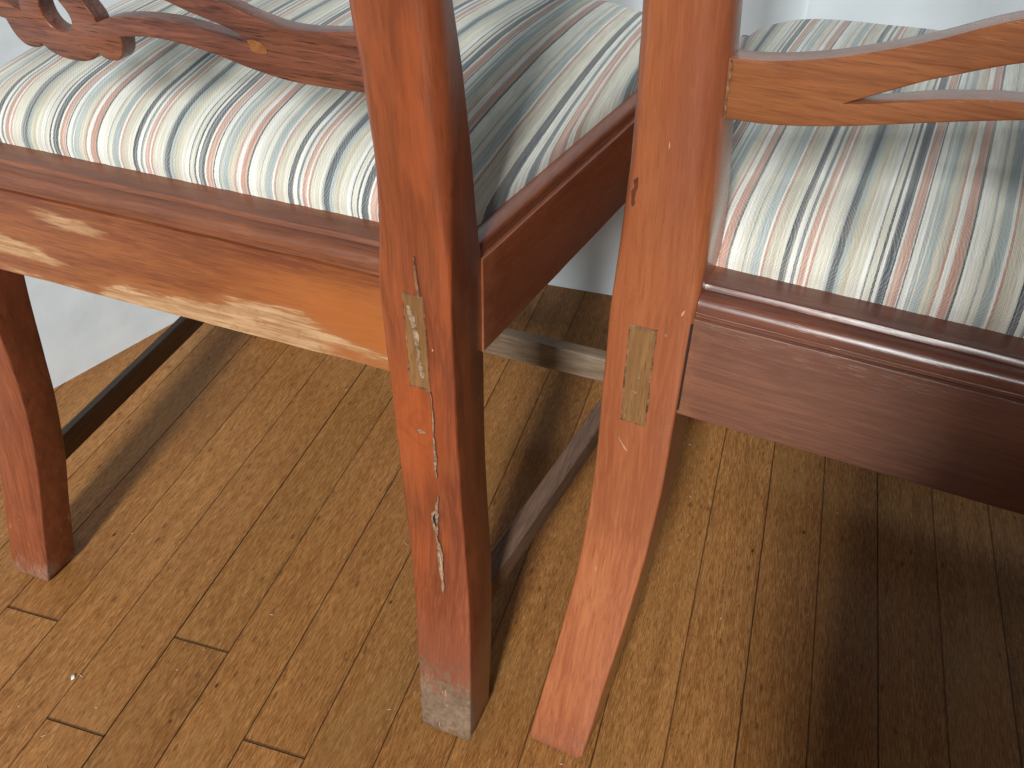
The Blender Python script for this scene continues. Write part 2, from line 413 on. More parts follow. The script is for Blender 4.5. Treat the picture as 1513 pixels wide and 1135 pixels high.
# striped seat cloth: stripes run front to back, bands placed across u
CR = (0.62, 0.61, 0.53); CW = (0.70, 0.71, 0.67); BG = (0.53, 0.50, 0.41); TN = (0.50, 0.475, 0.375)
NV = (0.066, 0.088, 0.115); SL = (0.16, 0.20, 0.225); LB = (0.33, 0.395, 0.405); PK = (0.47, 0.265, 0.215); BK = (0.085, 0.10, 0.11)
STR = [(0, NV), (17, CW), (32, SL), (40, CW), (50, PK), (65, CW), (73, PK), (80, CR), (118, LB), (125, NV), (146, LB), (161, TN),
       (182, CR), (206, CW), (220, SL), (225, CR), (240, NV), (248, CW), (258, NV), (279, CW), (288, PK), (310, CW), (313, NV), (317, CW),
       (332, LB), (342, CR), (346, LB), (368, BG), (393, PK), (400, CW), (417, PK), (438, BK), (446, CW), (468, CR), (485, LB), (490, CR),
       (507, LB), (532, CW), (538, PK), (544, BG), (570, CR)]
def fabric(name, u0, period):
    s = NT(name)
    oc = s.coord()
    X, Y, Z = s.sep(oc)
    wob = s.math('MULTIPLY', s.math('SUBTRACT', s.noise(oc, 9, 1), 0.5), 0.0008)
    jit = s.math('MULTIPLY', s.math('SUBTRACT', s.noise(s.mapping(oc, (1, 1, 1)), 900, 2), 0.5), 0.0008)
    x = s.math('ADD', X, s.math('ADD', wob, jit))
    f = s.math('FRACT', s.math('DIVIDE', s.math('SUBTRACT', x, u0), period))
    half = len(STR) // 2
    ca = s.ramp(f, [(a / 590.0, c) for a, c in STR[:half]], 'CONSTANT')
    cb = s.ramp(f, [(a / 590.0, c) for a, c in STR[half:]], 'CONSTANT')
    col = s.mix(s.math('GREATER_THAN', f, STR[half][0] / 590.0), ca, cb)
    fib = s.noise(s.mapping(oc, (1, 0.004, 0.004)), 820, 3, 0.75)
    col = s.mix(s.sstep(fib, 0.50, 0.58, 0, 0.30), col, (0.34, 0.33, 0.27))
    col = s.mix(s.sstep(fib, 0.49, 0.42, 0, 0.32), col, (0.72, 0.70, 0.62))
    # twill weave and single threads
    th = s.math('SINE', s.math('MULTIPLY', X, 2 * math.pi / 0.00095))
    YZ = s.math('ADD', s.math('SUBTRACT', Y, Z), s.math('MULTIPLY', s.noise(oc, 420, 2), 0.0022))
    tw = s.math('SINE', s.math('MULTIPLY', s.math('ADD', s.math('MULTIPLY', X, 1.0), YZ), 2 * math.pi / 0.0019))
    tw2 = s.math('SINE', s.math('MULTIPLY', s.math('SUBTRACT', s.math('MULTIPLY', X, 1.4), YZ), 2 * math.pi / 0.0023))
    ln = s.noise(s.mapping(oc, (1, 0.03, 0.03)), 1500, 2, 0.5)
    blend = s.sstep(s.noise(oc, 300, 2), 0.45, 0.55)
    w = s.math('MULTIPLY', s.math('ADD', tw, s.math('MULTIPLY', tw2, 0.4)), 0.055)
    k = s.math('ADD', s.math('MULTIPLY_ADD', s.math('SUBTRACT', ln, 0.5), 0.7, 1.0), s.math('ADD', w, s.math('MULTIPLY', th, 0.05)))
    cmb = s.n('ShaderNodeCombineXYZ')
    for i in range(3): s.put(cmb.inputs[i], k)
    col = s.mix(1.0, col, cmb.outputs[0], 'MULTIPLY')
    # pale crossing yarns show through the coloured bands
    cross = s.sstep(s.math('ADD', tw, s.math('MULTIPLY', s.noise(oc, 900, 2), 1.2)), 1.05, 1.5)
    col = s.mix(s.math('MULTIPLY', cross, 0.24), col, (0.60, 0.57, 0.47))
    grub = s.noise(oc, 14, 4, 0.6)
    col = s.mix(s.sstep(grub, 0.5, 0.75, 0, 0.22), col, (0.36, 0.31, 0.22))
    s.put(s.b.inputs['Base Color'], col)
    s.b.inputs['Roughness'].default_value = 0.85
    s.b.inputs['Sheen Weight'].default_value = 0.15
    s.b.inputs['Specular IOR Level'].default_value = 0.25
    h = s.math('ADD', s.math('MULTIPLY', tw, 0.5), s.math('ADD', s.math('MULTIPLY', th, 0.3), s.math('MULTIPLY', ln, 0.8)))
    s.put(s.b.inputs['Normal'], s.bump(h, 0.4, 0.0004))
    return s.m
MAT['cloth_R'] = fabric('striped_cloth_right', -0.1400, 0.1175)
MAT['cloth_L'] = fabric('striped_cloth_left', -0.0235, 0.1185)

# ------------------------------------------------------------------ mesh helpers
def link(name, me, mat=None, parent=None, smooth=False, **props):
    o = bpy.data.objects.new(name, me)
    COL.objects.link(o)
    if mat is not None and me is not None and not me.materials:
        me.materials.append(mat)
    if parent is not None: o.parent = parent
    for k, v in props.items(): o[k] = v
    if smooth and me is not None:
        for pl in me.polygons: pl.use_smooth = True
    return o

def from_rings(name, rings, mat, parent, smooth=True, closed=True, caps=True, **props):
    n = len(rings[0])
    vs = [p for r in rings for p in r]
    fs = []
    for i in range(len(rings) - 1):
        for j in range(n if closed else n - 1):
            a, b = i * n + j, i * n + (j + 1) % n
            fs.append((a, b, b + n, a + n))
    if caps and closed:
        fs.append(tuple(reversed(range(n))))
        fs.append(tuple(range((len(rings) - 1) * n, len(rings) * n)))
    me = bpy.data.meshes.new(name)
    me.from_pydata(vs, [], fs)
    me.validate()
    bm = bmesh.new(); bm.from_mesh(me); bmesh.ops.recalc_face_normals(bm, faces=bm.faces); bm.to_mesh(me); bm.free()
    o = link(name, me, mat, parent, **props)
    if smooth:
        for pl in me.polygons: pl.use_smooth = len(pl.vertices) == 4
    return o

def interp(x, xs, ys):
    if x <= xs[0]: return ys[0]
    for i in range(len(xs) - 1):
        if x <= xs[i + 1]:
            t = (x - xs[i]) / (xs[i + 1] - xs[i])
            return ys[i] * (1 - t) + ys[i + 1] * t
    return ys[-1]

def smooth_interp(x, xs, ys):
    n = len(xs)
    if x <= xs[0]: return ys[0]
    if x >= xs[-1]: return ys[-1]
    i = max(k for k in range(n - 1) if xs[k] <= x)
    def m(k):
        if k == 0: return (ys[1] - ys[0]) / (xs[1] - xs[0])
        if k == n - 1: return (ys[-1] - ys[-2]) / (xs[-1] - xs[-2])
        return (ys[k + 1] - ys[k - 1]) / (xs[k + 1] - xs[k - 1])
    h = xs[i + 1] - xs[i]; t = (x - xs[i]) / h
    return ((2 * t**3 - 3 * t**2 + 1) * ys[i] + (t**3 - 2 * t**2 + t) * h * m(i)
            + (-2 * t**3 + 3 * t**2) * ys[i + 1] + (t**3 - t**2) * h * m(i + 1))

ZT = [0.0, .041, .083, .124, .166, .207, .249, .290, .332, .373, .415, .44, .47, .50, .53, .56, .59, .70, .85, 1.0]
RAKE = lambda z: -0.12 * (z - 0.44)
def tail(vals, last):  # extend tables above z=.59
    return vals + last
V_L = [-.0335, -.0260, -.0184, -.0102, -.0043, -.0006, .0007, .0008, .0004, -.0005, -.0012, -.0010] + [RAKE(z) - .0005 for z in ZT[12:]]
V_R = [-.0453, -.0350, -.0246, -.0141, -.0062, -.0010, .0009, .0003, -.0018, -.0020, -.0010, -.0008] + [RAKE(z) - .0005 for z in ZT[12:]]
VF = [.006, .0158, .0256, .0345, .0405, .0438, .0452, .0462, .0470, .0465, .0440, .0390, .0330, .0255, .0165, .0090, .0020, -.010, -.028, -.046]
VF_FAR = [.0034, .0099, .0169, .0247, .0299, .0332, .0357, .0388, .0436, .0457, .0450, .0390, .0330, .0255, .0165, .0090, .0020, -.010, -.028, -.046]
LR_IN = [.1949, .1918, .1887, .1853, .1820, .1789, .1771, .1759, .1752, .1745, .1745, .1764, .1795, .1812, .1812, .1808, .1804, .181, .184, .188]
LR_OUT = [.2389, .2366, .2341, .2308, .2274, .2241, .2222, .2212, .2209, .2211, .2213, .2218, .2226, .2244, .2260, .2265, .2262, .226, .228, .230]
RL_OUT = [.2487, .2446, .2405, .2362, .2326, .2298, .2275, .2258, .2250, .2249, .2246, .2238, .2222, .2205, .2195, .2192, .2187, .219, .222, .226]
RL_IN = [.2015, .1982, .1948, .1909, .1871, .1836, .1809, .1789, .1779, .1771, .1758, .1745, .1742, .1742, .1752, .1762, .1768, .178, .181, .185]
LL_IN = [.2001, .1952, .1906, .1860, .1819, .1785, .1762, .1747, .1738, .1738, .1742, .1750] + LR_IN[12:]
LL_OUT = [a + b for a, b in zip(LL_IN, [.044, .0445, .045, .0455, .046, .0462, .0465, .0468, .047, .047, .047, .0465, .0445, .0435, .0445, .0455, .0455, .045, .044, .042])]

def rear_leg(parent, side, tin, tout, tv, tvf, mat, rin_top=0.006, rout_top=0.006, worn=0.0, **props):
    """Sabre rear leg and back stile in one length; side=+1 right, -1 left."""
    zs = [0.0015, 0.004, 0.009] + [0.018 + 0.0131 * i for i in range(76)]
    rings = []
    K = 4
    for z in zs:
        a, b = smooth_interp(z, ZT, tin), smooth_interp(z, ZT, tout)
        v0, v1 = smooth_interp(z, ZT, tv), smooth_interp(z, ZT, tvf)
        t = min(1, max(0, (z - 0.40) / 0.12)); t = t * t * (3 - 2 * t)
        ri, ro_, rf = 0.0018 + t * (rin_top - 0.0018), 0.0018 + t * (rout_top - 0.0018), 0.0022
        ch = max(0.0, 0.009 - z) * 0.35        # eased foot
        a += ch; b -= ch; v0 += ch; v1 -= ch
        def nz(k): return 0.00035 * noise.noise(Vector((k * 3.1, z * 38, parent['seed'] if 'seed' in parent else 0)))
        ring = []
        corners = [(a, v0, ri, math.pi, 1.5 * math.pi), (b, v0, ro_, 1.5 * math.pi, 2 * math.pi),
                   (b, v1, rf, 0, 0.5 * math.pi), (a, v1, rf, 0.5 * math.pi, math.pi)]
        cc = [(a + ri, v0 + ri), (b - ro_, v0 + ro_), (b - rf, v1 - rf), (a + rf, v1 - rf)]
        for k, ((cx, cy), c) in enumerate(zip(cc, corners)):
            for i in range(K + 1):
                th = c[3] + (c[4] - c[3]) * i / K
                ring.append((side * (cx + c[2] * math.cos(th) + nz(k)), cy + c[2] * math.sin(th) + nz(k + 7), z))
        # ragged, worn-round foot
        if z < 0.002 and worn:
            ring = [(x, y, zz + worn * abs(noise.noise(Vector((x * 160, y * 160, 3))))) for x, y, zz in ring]
        rings.append(ring)
    o = from_rings('rear_leg', rings, mat, parent, **props)
    sharp_edges(o, 28)
    return o

def sharp_edges(o, deg):
    bm = bmesh.new(); bm.from_mesh(o.data)
    for e in bm.edges:
        if len(e.link_faces) == 2 and e.calc_face_angle(0) > math.radians(deg): e.smooth = False
    bm.to_mesh(o.data); bm.free()

def sweep_profile(name, prof, a0, a1, mat, parent, segs=14, wob=0.0, mitre0=None, mitre1=None, **props):
    """prof: list of (inward offset d, z) closed; swept from point a0 to a1 (u,v); inward = left of direction a0->a1."""
    d = Vector((a1[0] - a0[0], a1[1] - a0[1], 0)); L = d.length; d.normalize()
    inn = Vector((-d.y, d.x, 0))
    rings = []
    for i in range(segs + 1):
        t = i / segs
        ring = []
        for k, (off, z) in enumerate(prof):
            sh = (mitre0 or 0) * off * (1 - t) - (mitre1 or 0) * off * t
            w_ = wob * noise.noise(Vector((t * L * 30, k * 0.4, z * 20)))
            p = Vector((a0[0], a0[1], 0)) + d * (t * L + sh) + inn * (off + w_)
            ring.append((p.x, p.y, z + w_ * 0.6))
        rings.append(ring)
    o = from_rings(name, rings, mat, parent, **props)
    sharp_edges(o, 30)
    return o

def arc(cx, cz, r, a0, a1, n):
    return [(cx + r * math.cos(math.radians(a0 + (a1 - a0) * i / n)), cz + r * math.sin(math.radians(a0 + (a1 - a0) * i / n))) for i in range(n + 1)]

def fascia_prof(th=0.022):
    b = 0.0012
    return [(b, HB), (0.0, HB + b), (0.0, HT - b), (0.0004, HT - 0.0003), (b, HT), (0.0035, HT + 0.0002), (th, HT + 0.0002), (th, HB)]

def mould_prof(w=0.05):
    # quirk, bead, shallow step, flat ledge
    p = [(0.0032, HT + 0.0004), (0.0034, HT + 0.0020)]
    p += [(0.0026, HT + 0.0030)]
    p += arc(0.0095, HT + 0.0058, 0.0072, 200, 100, 7)
    p += [(0.0112, HT + 0.0131), (0.0125, HT + 0.0134), (0.0132, HT + 0.0152), (0.0140, HT + 0.0162), (0.0155, HT + 0.0166),
          (w, HT + 0.0170), (w, HT + 0.0004)]
    return p

def box_bar(name, p0, p1, wd, hz, mat, parent, bevel=0.0012, tilt=0.0, **props):
    """square bar from p0 to p1 (centres of the top face), width wd, height hz."""
    p0, p1 = Vector(p0), Vector(p1)
    d = (p1 - p0).normalized()
    sx = d.cross(Vector((0, 0, 1))).normalized()
    uz = sx.cross(d).normalized()
    h = wd / 2; b = bevel
    pr = [(-h + b, 0), (h - b, 0), (h, -b), (h, -hz + b), (h - b, -hz), (-h + b, -hz), (-h, -hz + b), (-h, -b)]
    rings = []
    N = 10
    for i in range(N + 1):
        c = p0 + (p1 - p0) * i / N
        w_ = 0.0004 * noise.noise(Vector((i * 0.9, wd * 100, hz * 10)))
        rings.append([tuple(c + sx * (x + w_) + uz * (z + w_)) for x, z in pr])
    o = from_rings(name, rings, mat, parent, **props)
    sharp_edges(o, 30)
    return o

def slat_mesh(name, outer, holes, thick, mat, parent, vbase=0.008, zshift=0.0, **props):
    cu = bpy.data.curves.new(name + '_c', 'CURVE')
    cu.dimensions = '2D'; cu.fill_mode = 'BOTH'
    cu.extrude = thick / 2 - 0.0009; cu.bevel_depth = 0.0009; cu.bevel_resolution = 2; cu.offset = -0.0009
    for pts in [outer] + holes:
        sp = cu.splines.new('POLY'); sp.points.add(len(pts) - 1); sp.use_cyclic_u = True
        for i, (x, y) in enumerate(pts): sp.points[i].co = (x, y, 0, 1)
    tmp = bpy.data.objects.new('t', cu); COL.objects.link(tmp)
    dg = bpy.context.evaluated_depsgraph_get()
    me = bpy.data.meshes.new_from_object(tmp.evaluated_get(dg))
    bpy.data.objects.remove(tmp); bpy.data.curves.remove(cu)
    me.materials.clear()
    for v in me.vertices:
        x, y, zz = v.co
        # curve plane (x, y) -> chair (u, z); extrusion -> v (rear face first); raked plane
        rear = RAKE(y) + vbase
        v.co = (x, rear + thick / 2 - zz, y)
    me.name = name
    bm = bmesh.new(); bm.from_mesh(me); bmesh.ops.remove_doubles(bm, verts=bm.verts, dist=1e-5)
    bmesh.ops.recalc_face_normals(bm, faces=bm.faces)
    for f in bm.faces: f.smooth = True
    for e in bm.edges:
        if len(e.link_faces) == 2 and e.calc_face_angle(0) > math.radians(32): e.smooth = False
    bm.to_mesh(me); bm.free()
    return link(name, me, mat, parent, **props)

def densify(pts, n=4, closed=True):
    """Catmull-Rom; pts may carry a third item 's' for a sharp corner."""
    P = [Vector((p[0], p[1])) for p in pts]; S = [len(p) > 2 for p in pts]
    N = len(P); out = []
    for i in range(N):
        p1, p2 = P[i], P[(i + 1) % N]
        p0 = P[i - 1] if not S[i] else p1 - (p2 - p1)
        p3 = P[(i + 2) % N] if not S[(i + 1) % N] else p2 + (p2 - p1)
        for k in range(n):
            t = k / n
            out.append(tuple(0.5 * ((2 * p1) + (-p0 + p2) * t + (2 * p0 - 5 * p1 + 4 * p2 - p3) * t * t + (-p0 + 3 * p1 - 3 * p2 + p3) * t**3)))
    return out

# right half of the lowest slat (left chair), measured from its right stile; mirrored about MC
MC = -0.0128
def slat_outline_L():
    lowR = [(.1835, .5285, 's'), (.1748, .5276), (.1549, .5271), (.1326, .5274), (.1102, .5308), (.0883, .5358), (.0651, .5389), (.0488, .5394),
            (.0386, .5384), (.0282, .5367, 's'), (.0262, .5290), (.0228, .5240), (.0190, .5220), (.0136, .5217), (.0095, .5228), (.0079, .5249, 's'), (.0030, .5210), (-.0040, .5184), (-.0128, .5176)]
    lowL = [(2 * MC - p[0],) + tuple(p[1:]) for p in reversed(lowR[:-1])]
    lowL[-1] = (-.1845, .5290, 's')
    topR = [(.1835, .5600, 's'), (.1747, .5590), (.1540, .5566), (.1364, .5563), (.1183, .5598), (.1046, .5643), (.0960, .5668), (.0780, .5730), (.0560, .5790), (.0380, .5812, 's'),
            (.0330, .5860), (.0230, .5900), (.0100, .5925), (-.0128, .5940)]
    topL = [(2 * MC - p[0],) + tuple(p[1:]) for p in reversed(topR[:-1])]
    topL[-1] = (-.1845, .5605, 's')
    outer = list(reversed(topR)) + lowR + lowL + list(reversed(topL))
    # order: start centre-top -> right -> bottom -> left -> top-left
    lens = [(.1125, .5452, 's'), (.0993, .5469), (.0844, .5488), (.0692, .5505), (.0531, .5506), (.0362, .5492), (.0239, .5469), (.0140, .5432, 's'), (.0131, .5474), (.0092, .5550), (.0090, .5620),
            (.0180, .5680), (.0330, .5690), (.0500, .5655), (.0666, .5611), (.0796, .5571), (.0939, .5536), (.1065, .5496)]
    lensL = [(2 * MC - p[0],) + tuple(p[1:]) for p in reversed(lens)]
    hole = [(-.0221, .5513), (-.0236, .5474), (-.0232, .5413), (-.0199, .5364), (-.0139, .5348), (-.0080, .5360), (-.0044, .5407), (-.0045, .5456), (-.0067, .5498), (-.0085, .5529), (-.0100, .5600), (-.0128, .5650), (-.0180, .5600)]
    return outer, [lens, lensL, hole]

def slat_outline_R():
    outer_top = [(-.1850, .5620, 's'), (-.1751, .5620), (-.1573, .5637), (-.1344, .5687), (-.1131, .5757), (-.0934, .5834), (-.0753, .5919), (-.0600, .5975), (-.0400, .6010, 's'), (-.030, .606), (-.015, .610), (0, .611)]
    low = [(-.1850, .5315, 's'), (-.1733, .5323), (-.1527, .5335), (-.1283, .5375), (-.1057, .5428), (-.0841, .5482), (-.0524, .5554), (-.0400, .5560, 's'), (-.037, .548), (-.028, .544), (-.0200, .547, 's'), (-.012, .542), (0, .540)]
    topR = [(-p[0],) + tuple(p[1:]) for p in reversed(outer_top[:-1])]
    lowR = [(-p[0],) + tuple(p[1:]) for p in reversed(low[:-1])]
    outer = outer_top + topR + list(reversed(lowR)) + list(reversed(low))
    lens = [(-.1239, .5495, 's'), (-.1089, .5574), (-.0940, .5652), (-.0844, .5693), (-.0703, .5752), (-.0599, .5789), (-.045, .583), (-.030, .584), (-.022, .578), (-.022, .568), (-.0260, .5620, 's'),
            (-.0400, .5632), (-.0547, .5628), (-.0663, .5618), (-.0868, .5583), (-.1079, .5528)]
    lensR = [(-p[0],) + tuple(p[1:]) for p in reversed(lens)]
    hole = [(.010 * math.cos(a), .572 + .015 * math.sin(a)) for a in [i * math.pi / 6 for i in range(12)]]
    return outer, [lens, lensR, hole]

BETA = 0.11565
U0, V0 = 0.2227, 0.0440       # where the side rail's outer face meets the rear leg
VD = 0.455                    # front face of the front rail
def side_u(v, k=U0): return k + math.tan(BETA) * (v - V0)

def cushion(parent, mat, seed, rear_v=0.034, u_in=0.0115, top=0.030, dome=0.028, **props):
    NU, NV = 110, 110
    z0 = HT + 0.0160
    vs, fs = [], []
    v_r, v_f = rear_v, VD - 0.016
    R1 = 0.044
    def ease(i, N):   # more rows near the edges
        t = i / N
        return 0.5 - 0.5 * math.cos(math.pi * t) if False else (t + 0.5 * (0.5 - 0.5 * math.cos(math.pi * t) - t) * 1.6)
    for j in range(NV + 1):
        tv = ease(j, NV)
        for i in range(NU + 1):
            tu = ease(i, NU) * 2 - 1
            v = v_r + (v_f - v_r) * tv
            hw = side_u(v) - u_in
            u = hw * tu
            dist = [(v - v_r), (v_f - v), (hw - abs(u)) * 0.45]
            h = 1.0
            for dd in dist:
                q = min(1.0, max(0.0, dd / R1))
                h *= (1 - (1 - q) ** 2.6) ** (1 / 2.3)
            dm = (1 - tu * tu) ** 0.8 * (1 - (2 * tv - 1) ** 2) ** 0.8
            z = z0 - 0.002 + top * h + dome * dm
            # slight bulge outwards above the seam
            bul = 0.0022 * math.sin(math.pi * min(1, h * 1.0)) 
            uu = u
            vv = v - bul * max(0.0, 1 - dist[0] / R1) + (0.0009 * noise.noise(Vector((u * 210, 3, seed))) * max(0.0, 1 - dist[0] / 0.004))
            nz = noise.noise(Vector((u * 14, v * 14, seed))) * 0.0012 * h + noise.noise(Vector((u * 45, v * 45, seed))) * 0.0004 * h
            # small puckers at the tucked edge
            vs.append((uu, vv, z + nz))
    n = NU + 1
    for j in range(NV):
        for i in range(NU):
            fs.append((j * n + i, j * n + i + 1, (j + 1) * n + i + 1, (j + 1) * n + i))
    # skirt going down into the frame
    rim = [i for i in range(n)] + [j * n + NU for j in range(1, NV + 1)] + [NV * n + i for i in range(NU - 1, -1, -1)] + [j * n for j in range(NV - 1, 0, -1)]
    base = len(vs)
    for k in rim:
        x, y, z = vs[k]; vs.append((x * 0.995, y, z0 - 0.014))
    for a in range(len(rim)):
        b = (a + 1) % len(rim)
        fs.append((rim[a], base + a, base + b, rim[b]))
    fs.append(tuple(base + a for a in range(len(rim))))
    me = bpy.data.meshes.new('seat_cushion')
    me.from_pydata(vs, [], fs)
    bm = bmesh.new(); bm.from_mesh(me); bmesh.ops.recalc_face_normals(bm, faces=bm.faces); bm.to_mesh(me); bm.free()
    return link('seat_cushion', me, mat, parent, smooth=True, **props)

def sheet_on_leg(name, pts, tv, mat, parent, lift=0.0004, depth=0.002, n=3, **props):
    """thin inlay following the rear face of a leg: pts are (u,z); a solid plate sunk into the leg."""
    bm = bmesh.new()
    bm.faces.new([bm.verts.new((u, 0, z)) for u, z in pts])
    z0, z1 = min(p[1] for p in pts), max(p[1] for p in pts)
    z = z0 + 0.004
    while z < z1:
        bmesh.ops.bisect_plane(bm, geom=list(bm.verts) + list(bm.edges) + list(bm.faces), plane_co=(0, 0, z), plane_no=(0, 0, 1))
        z += 0.006
    bmesh.ops.triangulate(bm, faces=list(bm.faces))
    edges = [e for e in bm.edges if len(e.link_faces) == 1]
    ret = bmesh.ops.extrude_edge_only(bm, edges=edges)
    low = {v for v in ret['geom'] if isinstance(v, bmesh.types.BMVert)}
    for v in bm.verts:
        v.co.y = smooth_interp(v.co.z, ZT, tv) + (depth if v in low else -lift)
    bmesh.ops.recalc_face_normals(bm, faces=bm.faces)
    me = bpy.data.meshes.new(name); bm.to_mesh(me); bm.free()
    return link(name, me, mat, parent, **props)

def ragged_rect(u0, u1, z0, z1, skew, jit, seed, n=9):
    r = random.Random(seed); pts = []
    def add(u, z, ju, jz): pts.append((u + r.uniform(-ju, ju), z + r.uniform(-jz, jz)))
    for i in range(n): t = i / n; add(u0 + skew * t, z0 + (z1 - z0) * t, jit, 0)
    for i in range(5): t = i / 5; add(u0 + skew + (u1 - u0) * t, z1, 0, jit * 1.3)
    for i in range(n): t = i / n; add(u1 + skew * (1 - t), z1 + (z0 - z1) * t, jit * 0.5, 0)
    for i in range(5): t = i / 5; add(u1 + (u0 - u1) * t, z0, 0, jit)
    return pts

def sliver(pts_w):
    """(u, z, half width) centreline -> outline"""
    l = [(u - w_, z) for u, z, w_ in pts_w]
    r = [(u + w_, z) for u, z, w_ in reversed(pts_w)]
    return l + r

# ------------------------------------------------------------------ room
BY = 0.290126
bdir = Vector((math.sin(BY), math.cos(BY), 0))
cdir = Vector((math.cos(BY), -math.sin(BY), 0))
floor_me = bpy.data.meshes.new('floor')
floor_me.from_pydata([(-4, -4, -0.0045), (4, -4, -0.0045), (4, 4, -0.0045), (-4, 4, -0.0045)], [], [(0, 1, 2, 3)])
floor = link('floor', floor_me, MAT['subfloor'], kind='structure')

BW, BC0 = 0.0556, -0.4388
joints = {-2: [0.39, -0.6], -1: [0.3046], 0: [0.407], 2: [0.336, -0.5]}
def board(c0, c1, a0, a1, k, gapl, gapr):
    rr = random.Random(k * 131 + int(a0 * 977))
    x0, x1 = gapl, (c1 - c0) - gapr
    y0, y1 = 0.0, a1 - a0 - 0.0009
    b = 0.0002; dz = rr.uniform(-0.00008, 0.00008)
    N = 2
    vs, fs = [], []
    prof = [(x0, -0.004), (x0, -b + dz), (x0 + b, dz), (x1 - b, dz), (x1, -b + dz), (x1, -0.004)]
    ys = [y0, y0 + b, y1 - b, y1]
    for q, y in enumerate(ys):
        for i, (x, z) in enumerate(prof):
            zz = z if q in (1, 2) or z < -0.003 else z - b * 0.8
            vs.append((x, y, zz))
    m = len(prof)
    for q in range(3):
        for i in range(m - 1):
            fs.append((q * m + i, q * m + i + 1, (q + 1) * m + i + 1, (q + 1) * m + i))
    fs.append(tuple(range(m - 1, -1, -1))); fs.append(tuple(3 * m + i for i in range(m)))
    me = bpy.data.meshes.new('floor_board'); me.from_pydata(vs, [], fs)
    bm = bmesh.new(); bm.from_mesh(me); bmesh.ops.recalc_face_normals(bm, faces=bm.faces); bm.to_mesh(me); bm.free()
    o = link('floor_board', me, MAT['floor'], floor)
    o.location = cdir * c0 + bdir * a0
    o.rotation_euler = (0, 0, -BY)
    return o
for k in range(-14, 34):
    c0 = BC0 + BW * (k); c1 = c0 + BW
    rr = random.Random(k + 500)
    # board k spans c0..c1; k=-1 is the one left of the wide dark gap
    js = {-3: [0.3905], -1: [0.3046], 0: [0.407], 2: [0.336]}.get(k)
    if js is None: js = [rr.choice([0.02, 1.30, 1.45, 0.12]) + rr.uniform(-0.04, 0.04)]
    cuts = sorted([-0.9 + rr.uniform(-.1, .1)] + js + [min(1.9, js[0] + rr.uniform(0.95, 1.3)), 2.2])
    gl = 0.0006 if k == 0 else rr.choice([0.00005, 0.0001, 0.0002])
    gr = 0.0003 if k == -1 else rr.choice([0.00005, 0.0001, 0.0002])
    for a, b2 in zip(cuts[:-1], cuts[1:]):
        if b2 - a > 0.05: board(c0, c1, a, b2, k, gl, gr)

def wall(name, p, q, h, th=0.08, z0=-0.003):
    p, q = Vector((*p, 0)), Vector((*q, 0)); d = (q - p).normalized(); nrm = Vector((-d.y, d.x, 0))
    nx = 40; nz_ = 30
    vs, fs = [], []
    for i in range(nx + 1):
        for j in range(nz_ + 1):
            c = p + (q - p) * i / nx; z = z0 + (h - z0) * j / nz_
            w_ = 0.0015 * noise.noise(Vector((c.x * 3, c.y * 3, z * 3)))
            vs.append((c.x + nrm.x * w_, c.y + nrm.y * w_, z))
    n = nz_ + 1
    for i in range(nx):
        for j in range(nz_): fs.append((i * n + j, (i + 1) * n + j, (i + 1) * n + j + 1, i * n + j + 1))
    b = len(vs)
    for (i, j) in ((0, 0), (nx, 0), (nx, nz_), (0, nz_)):
        x, y, z = vs[i * n + j]; vs.append((x + nrm.x * th, y + nrm.y * th, z))
    c00, c10, c11, c01 = 0, nx * n, nx * n + nz_, nz_
    fs += [(b, b + 3, b + 2, b + 1), (c00, b, b + 1, c10), (c10, b + 1, b + 2, c11), (c11, b + 2, b + 3, c01), (c01, b + 3, b, c00)]
    me = bpy.data.meshes.new(name); me.from_pydata(vs, [], fs)
    o = link(name, me, MAT['wall'], kind='structure')
    for pl in me.polygons[:nx * nz_]: pl.use_smooth = True
    return o
CORNER = (-0.2946, 1.2167)
wall('wall_left', (CORNER[0] - 0.596 * 1.5, CORNER[1] - 0.803 * 1.5), CORNER, 1.15)
SEAM = (0.3132, 1.0353)
wall('wall_back', CORNER, SEAM, 1.15)
ndir = Vector((0.286, 0.958, 0)).normalized()
wall('wall_back_panel', (SEAM[0] - ndir.x * 0.004, SEAM[1] - ndir.y * 0.004), (SEAM[0] + 0.958 * 1.3 - ndir.x * .004, SEAM[1] - 0.286 * 1.3 - ndir.y * .004), 1.15)

